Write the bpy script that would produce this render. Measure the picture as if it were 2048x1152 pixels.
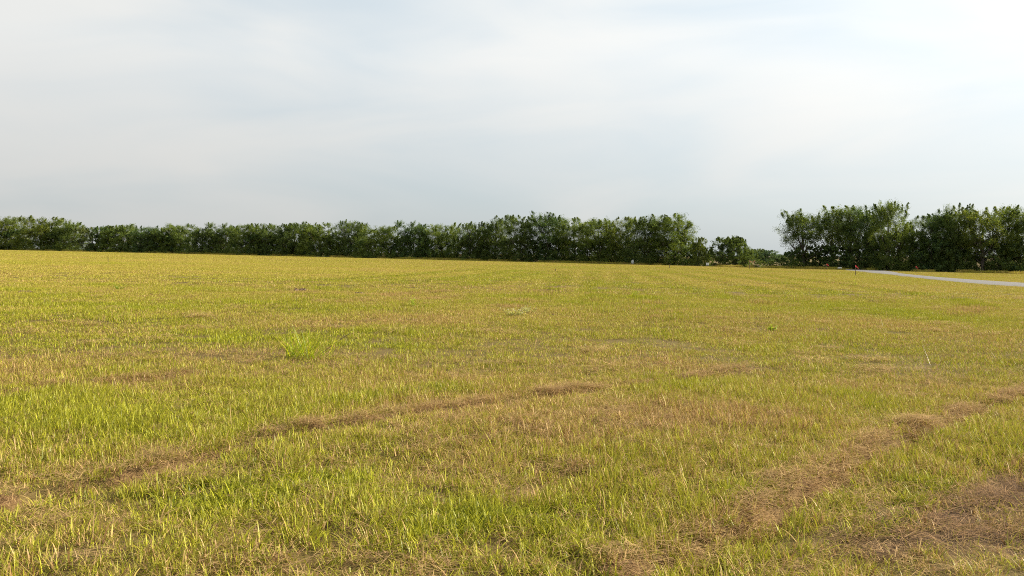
import bpy, math, random
import numpy as np

# ------------------------------------------------------------------ scene, camera, sky, sun
sc = bpy.context.scene
for o in list(bpy.data.objects):
    bpy.data.objects.remove(o)
C = sc.collection
CAM_H = 1.7
FPX = 1707.0                       # focal length in photo pixels (30 mm on a 36 mm sensor)
HORIZON_Y = 508.6
PITCH = math.atan((576 - HORIZON_Y) / FPX)
SLOPE = 0.0201                     # the field falls gently from left to right
SUN_AZ, SUN_EL = math.radians(72), math.radians(29)

cam = bpy.data.cameras.new('camera')
cam.sensor_width = 36; cam.lens = 30; cam.clip_start = 0.05; cam.clip_end = 20000
camo = bpy.data.objects.new('camera', cam); C.objects.link(camo)
camo.location = (0, 0, CAM_H); camo.rotation_euler = (math.pi / 2 - PITCH, 0, 0)
sc.camera = camo

world = bpy.data.worlds.new('World'); sc.world = world; world.use_nodes = True
def build_world():
    nt = world.node_tree; nt.nodes.clear(); N = nt.nodes; L = nt.links
    out = N.new('ShaderNodeOutputWorld')
    sky = N.new('ShaderNodeTexSky'); sky.sky_type = 'NISHITA'; sky.sun_disc = False
    sky.sun_elevation = SUN_EL; sky.sun_rotation = SUN_AZ
    sky.air_density = 1.0; sky.dust_density = 1.5; sky.ozone_density = 1.0
    b1 = N.new('ShaderNodeBackground'); b1.inputs['Strength'].default_value = 0.058
    L.new(sky.outputs[0], b1.inputs['Color'])
    tc = N.new('ShaderNodeTexCoord')
    sep = N.new('ShaderNodeSeparateXYZ'); L.new(tc.outputs['Generated'], sep.inputs[0])
    def math_(op, a, b=None, clamp=False):
        n = N.new('ShaderNodeMath'); n.operation = op; n.use_clamp = clamp
        for i, v in enumerate((a, b)):
            if v is None: continue
            if isinstance(v, (int, float)): n.inputs[i].default_value = v
            else: L.new(v, n.inputs[i])
        return n.outputs[0]
    zc = math_('MAXIMUM', sep.outputs['Z'], 0.0)
    den = math_('ADD', zc, 0.16)
    u = math_('DIVIDE', sep.outputs['X'], den); v = math_('DIVIDE', sep.outputs['Y'], den)
    comb = N.new('ShaderNodeCombineXYZ'); L.new(u, comb.inputs[0]); L.new(v, comb.inputs[1])
    def noise(scale, detail, rough, dist, loc, stretch):
        mp = N.new('ShaderNodeMapping'); mp.inputs['Location'].default_value = loc
        mp.inputs['Scale'].default_value = stretch; mp.inputs['Rotation'].default_value = (0, 0, 0.35)
        L.new(comb.outputs[0], mp.inputs[0])
        n = N.new('ShaderNodeTexNoise'); n.inputs['Scale'].default_value = scale
        n.inputs['Detail'].default_value = detail; n.inputs['Roughness'].default_value = rough
        n.inputs['Distortion'].default_value = dist
        L.new(mp.outputs[0], n.inputs['Vector']); return n.outputs['Fac']
    def veil(scale, detail, dist, loc, stretch, rot):
        mp = N.new('ShaderNodeMapping'); mp.inputs['Location'].default_value = loc
        mp.inputs['Scale'].default_value = stretch; mp.inputs['Rotation'].default_value = rot
        L.new(tc.outputs['Generated'], mp.inputs[0])
        n = N.new('ShaderNodeTexNoise'); n.inputs['Scale'].default_value = scale; n.inputs['Detail'].default_value = detail
        n.inputs['Roughness'].default_value = 0.45; n.inputs['Distortion'].default_value = dist
        L.new(mp.outputs[0], n.inputs['Vector']); return n.outputs['Fac']
    n1 = veil(1.5, 3.0, 0.25, (0.35, 0.2, 0.1), (1, 1, 2.4), (0, 0.12, 0))        # broad soft sheets of thin cloud
    n2 = veil(3.4, 5.0, 0.5, (1.3, 0.4, 2.1), (1, 1, 3.6), (0, 0.30, 0))         # slanting wisps
    s = math_('ADD', math_('MULTIPLY', n1, 0.5), math_('MULTIPLY', n2, 0.5))
    ramp = N.new('ShaderNodeMapRange'); ramp.inputs['From Min'].default_value = 0.32
    ramp.inputs['From Max'].default_value = 0.66; ramp.inputs['To Min'].default_value = 0.0
    ramp.inputs['To Max'].default_value = 1.0; ramp.interpolation_type = 'SMOOTHSTEP'
    L.new(s, ramp.inputs['Value'])
    fac = math_('ADD', math_('MULTIPLY', ramp.outputs[0], 0.17), 0.80)
    # light scattered forward through the veil round the sun, on every side of it
    dot = N.new('ShaderNodeVectorMath'); dot.operation = 'DOT_PRODUCT'
    L.new(tc.outputs['Generated'], dot.inputs[0])
    dot.inputs[1].default_value = (math.sin(SUN_AZ) * math.cos(SUN_EL), math.cos(SUN_AZ) * math.cos(SUN_EL), math.sin(SUN_EL))
    d1 = math_('ADD', math_('MULTIPLY', dot.outputs['Value'], 0.5), 0.5, True)
    glow = math_('POWER', d1, 4.0)
    low = math_('SUBTRACT', 1.0, math_('MULTIPLY', zc, 4.5), True)        # the veil greys towards the horizon
    thick = math_('MULTIPLY', ramp.outputs[0], 0.026)
    base = math_('SUBTRACT', 0.366, math_('MULTIPLY', low, 0.115))
    stren = math_('ADD', math_('ADD', base, thick), math_('MULTIPLY', glow, 0.245))
    cm = N.new('ShaderNodeMix'); cm.data_type = 'RGBA'
    L.new(ramp.outputs[0], cm.inputs[0])
    cm.inputs[6].default_value = (0.86, 0.965, 1.02, 1); cm.inputs[7].default_value = (0.985, 0.99, 0.965, 1)
    b2 = N.new('ShaderNodeBackground'); L.new(cm.outputs[2], b2.inputs['Color']); L.new(stren, b2.inputs['Strength'])
    mx = N.new('ShaderNodeMixShader'); L.new(fac, mx.inputs[0]); L.new(b1.outputs[0], mx.inputs[1]); L.new(b2.outputs[0], mx.inputs[2])
    L.new(mx.outputs[0], out.inputs['Surface'])
build_world()

sun = bpy.data.lights.new('sun', 'SUN'); sun.energy = 5.0; sun.angle = math.radians(0.6); sun.color = (1.0, 0.92, 0.78)
suno = bpy.data.objects.new('sun', sun); C.objects.link(suno)
suno.location = (60, 30, 60)
suno.rotation_euler = (math.pi / 2 - SUN_EL, 0, math.pi - SUN_AZ)

vs = sc.view_settings
vs.view_transform = 'Standard'; vs.look = 'None'; vs.gamma = 1.0; vs.exposure = 1.1
vs.use_curve_mapping = False
sc.cycles.max_bounces = 8; sc.cycles.diffuse_bounces = 3; sc.cycles.transmission_bounces = 4
sc.cycles.use_denoising = False; sc.cycles.pixel_filter_type = 'BLACKMAN_HARRIS'; sc.cycles.filter_width = 1.05
sc.cycles.glossy_bounces = 2; sc.cycles.volume_bounces = 0

# ------------------------------------------------------------------ helpers
rng = np.random.default_rng(11)
def tag(o, label=None, cat=None, group=None, kind=None):
    if label: o['label'] = label
    if cat: o['category'] = cat
    if group: o['group'] = group
    if kind: o['kind'] = kind
    return o
def empty(name, loc, rz=0.0):
    o = bpy.data.objects.new(name, None); o.empty_display_size = 0.2
    o.location = loc; o.rotation_euler = (0, 0, rz); C.objects.link(o); return o
def mesh_np(name, verts, faces, attrs=None, mat=None, smooth=False):
    """faces: array (n,k) or list of lists; attrs: name -> per-vertex floats"""
    me = bpy.data.meshes.new(name)
    verts = np.asarray(verts, dtype=np.float32)
    if isinstance(faces, np.ndarray):
        n, k = faces.shape
        me.vertices.add(len(verts)); me.vertices.foreach_set('co', verts.ravel())
        me.loops.add(n * k); me.loops.foreach_set('vertex_index', faces.astype(np.int32).ravel())
        me.polygons.add(n); me.polygons.foreach_set('loop_start', np.arange(0, n * k, k, dtype=np.int32))
        me.update(calc_edges=True)
    else:
        me.from_pydata([tuple(map(float, v)) for v in verts], [], faces); me.update()
    for a, val in (attrs or {}).items():
        at = me.attributes.new(a, 'FLOAT', 'POINT'); at.data.foreach_set('value', np.asarray(val, dtype=np.float32))
    if mat: me.materials.append(mat)
    if smooth:
        me.polygons.foreach_set('use_smooth', np.ones(len(me.polygons), dtype=bool))
    return me
def link(name, me, parent=None):
    o = bpy.data.objects.new(name, me); C.objects.link(o)
    if parent: o.parent = parent
    return o
class MB:
    """collects boxes, tubes and quads into one mesh"""
    def __init__(s): s.v = []; s.f = []
    def add(s, v, f):
        b = len(s.v); s.v += [tuple(p) for p in v]; s.f += [[i + b for i in q] for q in f]
    def box(s, c, d, rz=0.0, tilt=(0, 0)):
        x, y, z = (k / 2 for k in d); cr, sr = math.cos(rz), math.sin(rz); P = []
        for k in (-1, 1):
            for a, b in ((-1, -1), (1, -1), (1, 1), (-1, 1)):
                px, py = a * x, b * y
                zz = k * z + z
                P.append((c[0] + px * cr - py * sr + tilt[0] * zz, c[1] + px * sr + py * cr + tilt[1] * zz, c[2] - z + zz))
        s.add(P, [[3, 2, 1, 0], [4, 5, 6, 7], [0, 1, 5, 4], [1, 2, 6, 5], [2, 3, 7, 6], [3, 0, 4, 7]])
    def tube(s, pts, rad, n=5):
        pts = np.asarray(pts, float); m = len(pts); V = []
        for i in range(m):
            t = pts[min(i + 1, m - 1)] - pts[max(i - 1, 0)]; t /= np.linalg.norm(t) + 1e-9
            a = np.cross(t, (0, 0, 1) if abs(t[2]) < 0.9 else (1, 0, 0)); a /= np.linalg.norm(a) + 1e-9; b = np.cross(t, a)
            for j in range(n):
                w = 2 * math.pi * j / n; V.append(pts[i] + rad[i] * (math.cos(w) * a + math.sin(w) * b))
        F = [[i * n + j, i * n + (j + 1) % n, (i + 1) * n + (j + 1) % n, (i + 1) * n + j] for i in range(m - 1) for j in range(n)]
        F.append([(m - 1) * n + j for j in range(n)]); s.add(V, F)
    def mesh(s, name, mat, smooth=False):
        me = bpy.data.meshes.new(name); me.from_pydata([tuple(map(float, p)) for p in s.v], [], s.f); me.update()
        me.materials.append(mat)
        if smooth: me.polygons.foreach_set('use_smooth', np.ones(len(me.polygons), dtype=bool))
        return me
    def build(s, name, mat, parent=None, smooth=False): return link(name, s.mesh(name, mat, smooth), parent)

_perm = np.random.default_rng(5).random((256, 256))
def vnoise(x, y):
    x = np.asarray(x, float); y = np.asarray(y, float)
    xi = np.floor(x).astype(int); yi = np.floor(y).astype(int); fx = x - xi; fy = y - yi
    fx = fx * fx * (3 - 2 * fx); fy = fy * fy * (3 - 2 * fy)
    g = lambda a, b: _perm[a & 255, b & 255]
    return (g(xi, yi) * (1 - fx) + g(xi + 1, yi) * fx) * (1 - fy) + (g(xi, yi + 1) * (1 - fx) + g(xi + 1, yi + 1) * fx) * fy
def fbm(x, y, wl, octv=4, gain=0.5, ox=0.0):
    s = 0; a = 1; t = 0
    for i in range(octv):
        s = s + a * vnoise(np.asarray(x) / wl + 17.3 * i + ox, np.asarray(y) / wl + 9.1 * i + ox * 0.7); t += a; a *= gain; wl /= 2.03
    return s / t                                     # 0..1, mean 0.5
def smooth(a, b, x):
    t = np.clip((np.asarray(x, float) - a) / (b - a), 0, 1); return t * t * (3 - 2 * t)

def plane_z(x):
    x = np.asarray(x, float); return -SLOPE * 400 * np.tanh(x / 400)
def at(px, py):
    """photo pixel -> point where its ray meets the sloping field"""
    dx = (px - 1024) / FPX; dz = -(py - 576) / FPX
    cy, sy = math.cos(PITCH), math.sin(PITCH)
    d = np.array([dx, cy + dz * sy, -sy + dz * cy])
    t = CAM_H / -(d[2] + SLOPE * d[0])
    return d[0] * t, d[1] * t
def edge_depth(px): return 1.0 / np.interp(px, [0, 1024, 2048], [1 / 270, 1 / 200, 1 / 150])
def edge_y(x, y):
    """signed distance in depth beyond the edge of the field"""
    px = 1024 + FPX * np.asarray(x) / np.maximum(y, 1.0); return y - edge_depth(np.clip(px, -400, 2448))

def poly_px(pts): return np.array([at(*p) for p in pts])
def poly_dist(x, y, P):
    d = np.full(np.shape(x), 1e9); s = np.zeros(np.shape(x))
    for a, b in zip(P[:-1], P[1:]):
        ab = b - a; l = ab @ ab
        t = np.clip(((x - a[0]) * ab[0] + (y - a[1]) * ab[1]) / l, 0, 1)
        e = np.hypot(x - a[0] - t * ab[0], y - a[1] - t * ab[1]); d = np.minimum(d, e)
    return d
# rows of mown hay left on the field, traced on the ground
HAY = [(poly_px([(-150, 1040), (0, 1000), (150, 968), (330, 938), (520, 878), (700, 853), (850, 826), (1000, 803)]), 0.15, 1.0),
       (poly_px([(1000, 803), (1200, 775), (1330, 758), (1480, 730)]), 0.17, 0.7),
       (poly_px([(1230, 1165), (1380, 1105), (1480, 1062), (1590, 992), (1680, 942), (1750, 903)]), 0.15, 1.0),
       (poly_px([(1750, 903), (1830, 868), (1930, 822), (2060, 775)]), 0.16, 1.0),
       (poly_px([(1040, 990), (1100, 966), (1170, 945)]), 0.13, 0.8),
       (poly_px([(-80, 800), (90, 772), (260, 762), (400, 745)]), 0.30, 0.6),
       (poly_px([(430, 1150), (560, 1140), (720, 1130)]), 0.10, 0.6)]
BARE = [(poly_px([(1800, 1110), (1880, 1060), (1960, 1020), (2060, 985), (2200, 930)]), 0.42, 1.0),
        (poly_px([(1960, 1090), (2080, 1060), (2200, 1010)]), 0.30, 0.8)]
DRY = [(poly_px([(880, 880), (1040, 885), (1250, 862), (1500, 850)]), 0.8, 0.55),
       (poly_px([(1150, 850), (1400, 830)]), 0.7, 0.5),
       (poly_px([(0, 548), (80, 547), (160, 549)]), 1.2, 0.9),
       (poly_px([(560, 580), (620, 578)]), 0.8, 0.6),
       (poly_px([(560, 610), (700, 604), (900, 595)]), 1.0, 0.35)]
GREEN = [(poly_px([(640, 830), (780, 792), (900, 780), (1020, 764)]), 0.35, 1.0),
         (poly_px([(20, 940), (160, 915)]), 0.35, 0.9),
         (poly_px([(400, 1010), (560, 985), (700, 970)]), 0.35, 0.8),
         (poly_px([(820, 1080), (960, 1055), (1080, 1050)]), 0.25, 1.0),
         (poly_px([(1490, 1025), (1570, 985)]), 0.16, 1.0),
         (poly_px([(1700, 1100), (1800, 1040), (1870, 990)]), 0.2, 1.0),
         (poly_px([(1560, 745), (1700, 790), (1760, 815)]), 0.4, 0.6),
         (poly_px([(780, 560), (960, 560), (1060, 548)]), 3.0, 0.7),
         (poly_px([(1790, 585), (1860, 588)]), 1.0, 0.8),
         (poly_px([(160, 640), (330, 640)]), 0.8, 0.5)]
# tracks of the mower further out: thin lines that fan and bend, their shaded dips painted as darker green
TRACK = [poly_px(p) for p in (
    [(1185, 543), (1182, 565), (1190, 590), (1215, 625)], [(1240, 545), (1252, 570), (1290, 605), (1340, 640)],
    [(1285, 546), (1330, 563), (1400, 585), (1490, 602), (1570, 612)], [(1330, 544), (1420, 560), (1520, 580), (1610, 604)],
    [(1130, 543), (1115, 565), (1080, 590), (1010, 612)], [(1090, 542), (1010, 557), (890, 580), (760, 592), (600, 600)],
    [(1400, 544), (1560, 566), (1700, 592), (1780, 606)], [(1500, 548), (1650, 565), (1800, 585), (1920, 602), (1960, 614), (1905, 630)],
    [(1040, 541), (940, 553), (800, 566), (640, 578), (480, 583)], [(950, 539), (800, 552), (600, 562), (380, 566)])]
def strength(lst, x, y, rag=0.5, ox=0.0, floor=0.55):
    m = np.zeros(np.shape(x))
    n = fbm(x, y, 0.6, 4, 0.75, ox) - 0.5
    for P, w, s in lst:
        d = poly_dist(x, y, P) + n * w * 4.0 * rag
        m = np.maximum(m, s * (1 - smooth(0.1 * w, 1.1 * w, d)))
    return m * (floor + (1 - floor) * smooth(0.38, 0.58, fbm(x, y, 0.55, 3, 0.6, ox + 33.0)))
ROAD_N = [(2300, 601), (2048, 574.5), (1960, 568.5), (1880, 561.2), (1820, 554.5), (1780, 550), (1745, 546.5), (1715, 543.0), (1690, 540.8)]
ROAD_F = [(2300, 588), (2048, 566.5), (1960, 561), (1880, 555.2), (1835, 551), (1800, 547), (1790, 544), (1772, 541.8), (1700, 539.2)]
ROAD_A = poly_px(ROAD_N); ROAD_B = poly_px(ROAD_F)
ROAD_POLY = np.vstack([ROAD_A, ROAD_B[::-1]])
def in_poly(x, y, P):
    c = np.zeros(np.shape(x), bool)
    for (x1, y1), (x2, y2) in zip(P, np.roll(P, -1, 0)):
        k = ((y1 > y) != (y2 > y)) & (x < (x2 - x1) * (y - y1) / (y2 - y1 + 1e-12) + x1); c ^= k
    return c

def masks(x, y):
    d = np.hypot(x, y)
    hay = strength(HAY, x, y, 0.8, 3.0); bare = strength(BARE, x, y, 0.5, 8.0, 0.9)
    gr = strength(GREEN, x, y, 0.7, 5.0); dr = strength(DRY, x, y, 0.7, 6.0)
    return hay, bare, gr, dr
def height(x, y, hay=None, bare=None):
    x = np.asarray(x, float); y = np.asarray(y, float); d = np.hypot(x, y)
    z = plane_z(x)
    z = z + (fbm(x, y, 0.9, 3) - 0.5) * 0.10 * (1 - smooth(6, 12, d)) + (fbm(x, y, 6.0, 2, 0.35, 4.0) - 0.5) * 0.20 * (1 - smooth(20, 48, d))
    if hay is None:
        hay = strength(HAY, x, y, 0.8, 3.0)
    z = z + hay * (fbm(x, y, 0.45, 2, 0.5, 2.0) - 0.25) * 0.13 * (1 - smooth(8, 22, d))
    near = d < 30            # a shallow rut on the near side of each row
    if np.any(near):
        rut = np.zeros(np.shape(x))
        for P, w, sgt in HAY: rut = np.maximum(rut, sgt * (1 - smooth(0.2 * w, 1.3 * w, poly_dist(x, y, P - np.array([-0.05, 0.17])))))
        z = z - 0.11 * rut * (1 - smooth(9, 20, d)) * (0.4 + 1.2 * fbm(x, y, 0.6, 2, 0.5, 71.0))
    return z

# ------------------------------------------------------------------ materials
def new_mat(name):
    m = bpy.data.materials.new(name); m.use_nodes = True; m.node_tree.nodes.clear()
    return m, m.node_tree.nodes, m.node_tree.links
def rgba(c): return (c[0], c[1], c[2], 1)
def mixc(N, L, fac, a, b, blend='MIX'):
    n = N.new('ShaderNodeMix'); n.data_type = 'RGBA'; n.blend_type = blend
    for i, v in ((0, fac), (6, a), (7, b)):
        if isinstance(v, (int, float)): n.inputs[i].default_value = v
        elif isinstance(v, tuple): n.inputs[i].default_value = rgba(v)
        else: L.new(v, n.inputs[i])
    return n.outputs[2]
def mathn(N, L, op, a, b=None, clamp=False):
    n = N.new('ShaderNodeMath'); n.operation = op; n.use_clamp = clamp
    for i, v in enumerate((a, b)):
        if v is None: continue
        if isinstance(v, (int, float)): n.inputs[i].default_value = v
        else: L.new(v, n.inputs[i])
    return n.outputs[0]
def attr(N, name, kind='GEOMETRY'):
    n = N.new('ShaderNodeAttribute'); n.attribute_name = name; n.attribute_type = kind; return n
def leafy(N, L, col, tcol, trans, gloss, rough):
    """thin leaf: diffuse + light let through + a little sheen"""
    out = N.new('ShaderNodeOutputMaterial')
    d = N.new('ShaderNodeBsdfDiffuse'); t = N.new('ShaderNodeBsdfTranslucent'); g = N.new('ShaderNodeBsdfGlossy')
    L.new(col, d.inputs['Color']); L.new(tcol, t.inputs['Color']); g.inputs['Roughness'].default_value = rough
    g.inputs['Color'].default_value = (1, 1, 1, 1)
    m1 = N.new('ShaderNodeMixShader'); m1.inputs[0].default_value = trans
    L.new(d.outputs[0], m1.inputs[1]); L.new(t.outputs[0], m1.inputs[2])
    m2 = N.new('ShaderNodeMixShader'); m2.inputs[0].default_value = gloss
    L.new(m1.outputs[0], m2.inputs[1]); L.new(g.outputs[0], m2.inputs[2])
    L.new(m2.outputs[0], out.inputs['Surface'])

def mat_grass():
    m, N, L = new_mat('grass_blade')
    rnd = attr(N, 'rnd').outputs['Fac']; pick = attr(N, 'pick').outputs['Fac']; tip = attr(N, 'tip').outputs['Fac']
    dry = attr(N, 'dry', 'INSTANCER').outputs['Fac']; tint = attr(N, 'tint', 'INSTANCER').outputs['Fac']
    green = mixc(N, L, rnd, (0.040, 0.085, 0.006), (0.44, 0.44, 0.020))
    green = mixc(N, L, tint, green, (0.42, 0.365, 0.058))
    green = mixc(N, L, mathn(N, L, 'MULTIPLY', tip, 0.35), green, (0.50, 0.42, 0.05))
    straw = mixc(N, L, rnd, (0.18, 0.090, 0.034), (0.62, 0.42, 0.165))
    # a blade is dry when its own number lies below the dryness of the place
    k = mathn(N, L, 'MULTIPLY', mathn(N, L, 'SUBTRACT', dry, pick), 7.0); k = mathn(N, L, 'ADD', k, 0.5, True)
    col = mixc(N, L, k, green, straw)
    leafy(N, L, col, col, 0.24, 0.010, 0.42); return m
def mat_straw():
    m, N, L = new_mat('dry_hay')
    rnd = attr(N, 'rnd').outputs['Fac']; dry = attr(N, 'dry', 'INSTANCER').outputs['Fac']
    a = mixc(N, L, rnd, (0.20, 0.110, 0.042), (0.64, 0.435, 0.18))
    b = mixc(N, L, rnd, (0.06, 0.035, 0.020), (0.36, 0.20, 0.095))
    col = mixc(N, L, dry, b, a)
    leafy(N, L, col, col, 0.25, 0.03, 0.4); return m
def mat_ground():
    m, N, L = new_mat('field_soil')
    out = N.new('ShaderNodeOutputMaterial'); p = N.new('ShaderNodeBsdfPrincipled'); p.inputs['Roughness'].default_value = 0.95
    p.inputs['Specular IOR Level'].default_value = 0.1
    tc = N.new('ShaderNodeTexCoord')
    def noise(s, det, rough=0.6):
        n = N.new('ShaderNodeTexNoise'); n.inputs['Scale'].default_value = s; n.inputs['Detail'].default_value = det
        n.inputs['Roughness'].default_value = rough; L.new(tc.outputs['Object'], n.inputs['Vector']); return n.outputs['Fac']
    fine = noise(28, 5); mid = noise(1.3, 4); big = noise(0.06, 4)
    dry = attr(N, 'dry').outputs['Fac']; bare = attr(N, 'bare').outputs['Fac']
    grass = mixc(N, L, mid, (0.050, 0.040, 0.013), (0.15, 0.11, 0.032))
    grass = mixc(N, L, mathn(N, L, 'MULTIPLY', big, 0.5), grass, (0.10, 0.095, 0.02))
    straw = mixc(N, L, fine, (0.08, 0.042, 0.02), (0.26, 0.155, 0.07))
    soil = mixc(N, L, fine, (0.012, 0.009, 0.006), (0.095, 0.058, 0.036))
    c = mixc(N, L, dry, grass, straw)
    sp = N.new('ShaderNodeMapRange'); sp.inputs['From Min'].default_value = 0.45; sp.inputs['From Max'].default_value = 0.6
    L.new(noise(6.0, 4), sp.inputs['Value'])
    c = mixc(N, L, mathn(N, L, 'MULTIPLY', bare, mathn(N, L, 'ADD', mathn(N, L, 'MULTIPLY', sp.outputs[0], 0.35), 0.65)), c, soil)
    L.new(c, p.inputs['Base Color'])
    b = N.new('ShaderNodeBump'); b.inputs['Strength'].default_value = 0.7; b.inputs['Distance'].default_value = 0.03
    L.new(noise(18, 6, 0.7), b.inputs['Height']); L.new(b.outputs[0], p.inputs['Normal'])
    L.new(p.outputs[0], out.inputs['Surface']); return m
def mat_gravel():
    m, N, L = new_mat('road_gravel')
    out = N.new('ShaderNodeOutputMaterial'); p = N.new('ShaderNodeBsdfPrincipled'); p.inputs['Roughness'].default_value = 0.9
    tc = N.new('ShaderNodeTexCoord')
    n = N.new('ShaderNodeTexNoise'); n.inputs['Scale'].default_value = 2.2; n.inputs['Detail'].default_value = 8; n.inputs['Roughness'].default_value = 0.75
    v = N.new('ShaderNodeTexVoronoi'); v.inputs['Scale'].default_value = 22
    L.new(tc.outputs['Object'], n.inputs['Vector']); L.new(tc.outputs['Object'], v.inputs['Vector'])
    c = mixc(N, L, n.outputs['Fac'], (0.055, 0.050, 0.046), (0.18, 0.165, 0.15))
    c = mixc(N, L, 0.25, c, v.outputs['Color'], 'SOFT_LIGHT')
    L.new(c, p.inputs['Base Color'])
    b = N.new('ShaderNodeBump'); b.inputs['Strength'].default_value = 0.6; b.inputs['Distance'].default_value = 0.03
    L.new(v.outputs['Distance'], b.inputs['Height']); L.new(b.outputs[0], p.inputs['Normal'])
    L.new(p.outputs[0], out.inputs['Surface']); return m
def mat_leaf(name, dark, light, trans=0.42):
    m, N, L = new_mat(name)
    rnd = attr(N, 'rnd').outputs['Fac']; oi = N.new('ShaderNodeObjectInfo')
    c = mixc(N, L, rnd, dark, light)
    c = mixc(N, L, 1.0, c, oi.outputs['Color'], 'MULTIPLY')
    tc = mixc(N, L, 1.0, c, (1.25, 1.2, 0.65), 'MULTIPLY')
    leafy(N, L, c, tc, trans, 0.012, 0.45); return m
def mat_plain(name, a, b, scale, rough=0.8, stretch=(1, 1, 1), bump=0.3):
    m, N, L = new_mat(name)
    out = N.new('ShaderNodeOutputMaterial'); p = N.new('ShaderNodeBsdfPrincipled'); p.inputs['Roughness'].default_value = rough
    tc = N.new('ShaderNodeTexCoord'); mp = N.new('ShaderNodeMapping'); mp.inputs['Scale'].default_value = stretch
    L.new(tc.outputs['Object'], mp.inputs[0])
    n = N.new('ShaderNodeTexNoise'); n.inputs['Scale'].default_value = scale; n.inputs['Detail'].default_value = 5
    L.new(mp.outputs[0], n.inputs['Vector']); L.new(mixc(N, L, n.outputs['Fac'], a, b), p.inputs['Base Color'])
    bm = N.new('ShaderNodeBump'); bm.inputs['Strength'].default_value = bump; bm.inputs['Distance'].default_value = 0.02
    L.new(n.outputs['Fac'], bm.inputs['Height']); L.new(bm.outputs[0], p.inputs['Normal'])
    L.new(p.outputs[0], out.inputs['Surface']); return m
M = dict(grass=mat_grass(), straw=mat_straw(), ground=mat_ground(), gravel=mat_gravel(),
         leaf=mat_leaf('tree_leaf', (0.024, 0.058, 0.030), (0.175, 0.222, 0.036)),
         weed=mat_leaf('weed_leaf', (0.20, 0.27, 0.03), (0.42, 0.48, 0.05), 0.45),
         pale=mat_leaf('pale_weed_leaf', (0.26, 0.27, 0.08), (0.50, 0.47, 0.20), 0.4),
         tuft=mat_leaf('tall_grass_leaf', (0.19, 0.27, 0.012), (0.52, 0.52, 0.025), 0.45),
         bark=mat_plain('bark', (0.045, 0.036, 0.028), (0.14, 0.115, 0.09), 6, 0.95, (1, 1, 0.2), 0.8),
         wood=mat_plain('weathered_wood', (0.10, 0.07, 0.045), (0.24, 0.17, 0.11), 30, 0.9, (1, 1, 0.1)),
         white=mat_plain('white_board', (0.72, 0.72, 0.70), (0.82, 0.82, 0.80), 3, 0.5, bump=0.05),
         pink=mat_plain('pink_ribbon', (0.75, 0.05, 0.10), (0.85, 0.12, 0.16), 9, 0.5, bump=0.2),
         orange=mat_plain('faded_orange_ribbon', (0.50, 0.24, 0.15), (0.62, 0.36, 0.24), 9, 0.6, bump=0.2),
         soil=mat_plain('dug_soil', (0.06, 0.038, 0.022), (0.19, 0.12, 0.07), 14, 0.95, bump=1.0))

# ------------------------------------------------------------------ ground and road
def build_ground():
    n = 560; b = 8.0; a = 4000 / math.sinh(b); t = np.linspace(-1, 1, n)
    gx = a * np.sinh(b * t); gy = a * np.sinh(b * t) + 6.0
    X, Y = np.meshgrid(gx, gy); x = X.ravel(); y = Y.ravel()
    hay, bare, gr, dr = masks(x, y)
    z = height(x, y, hay) - 0.012 - 0.02 * smooth(8, 25, np.hypot(x, y))
    i = np.arange(n * n).reshape(n, n)
    F = np.stack([i[:-1, :-1], i[:-1, 1:], i[1:, 1:], i[1:, :-1]], -1).reshape(-1, 4)
    dryv = np.clip(0.25 + 0.75 * hay + 0.5 * dr + 0.6 * bare - 0.3 * gr, 0, 1)
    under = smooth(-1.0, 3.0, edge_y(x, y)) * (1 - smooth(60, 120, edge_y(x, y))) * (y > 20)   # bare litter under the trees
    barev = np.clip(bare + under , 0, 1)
    me = mesh_np('ground', np.stack([x, y, z], 1), F, {'dry': dryv, 'bare': barev}, M['ground'], True)
    tag(link('ground', me), 'mown field of yellow green grass falling gently to the right', kind='structure')
build_ground()
def build_road():
    def resample(P, n):
        s = np.r_[0, np.cumsum(np.hypot(*np.diff(P, axis=0).T))]; t = np.linspace(0, s[-1], n)
        return np.stack([np.interp(t, s, P[:, 0]), np.interp(t, s, P[:, 1])], 1)
    n = 90; A = resample(ROAD_A, n); B = resample(ROAD_B, n); k = 7
    V = []; 
    for j in range(k):
        f = j / (k - 1); P = A * (1 - f) + B * f
        wob = (fbm(P[:, 0], P[:, 1], 2.5, 3) - 0.5) * (0.9 if j in (0, k - 1) else 0)
        y = P[:, 1] + wob
        V.append(np.stack([P[:, 0], y, height(P[:, 0], y) + (0.09 if 0 < j < k - 1 else 0.012)], 1))
    V = np.vstack(V); i = np.arange(n * k).reshape(k, n)
    F = np.stack([i[:-1, :-1], i[:-1, 1:], i[1:, 1:], i[1:, :-1]], -1).reshape(-1, 4)
    tag(link('road', mesh_np('road', V, F, None, M['gravel'], True)), 'grey gravel road bending away past the pink flagged stake', kind='structure')
build_road()

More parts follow.
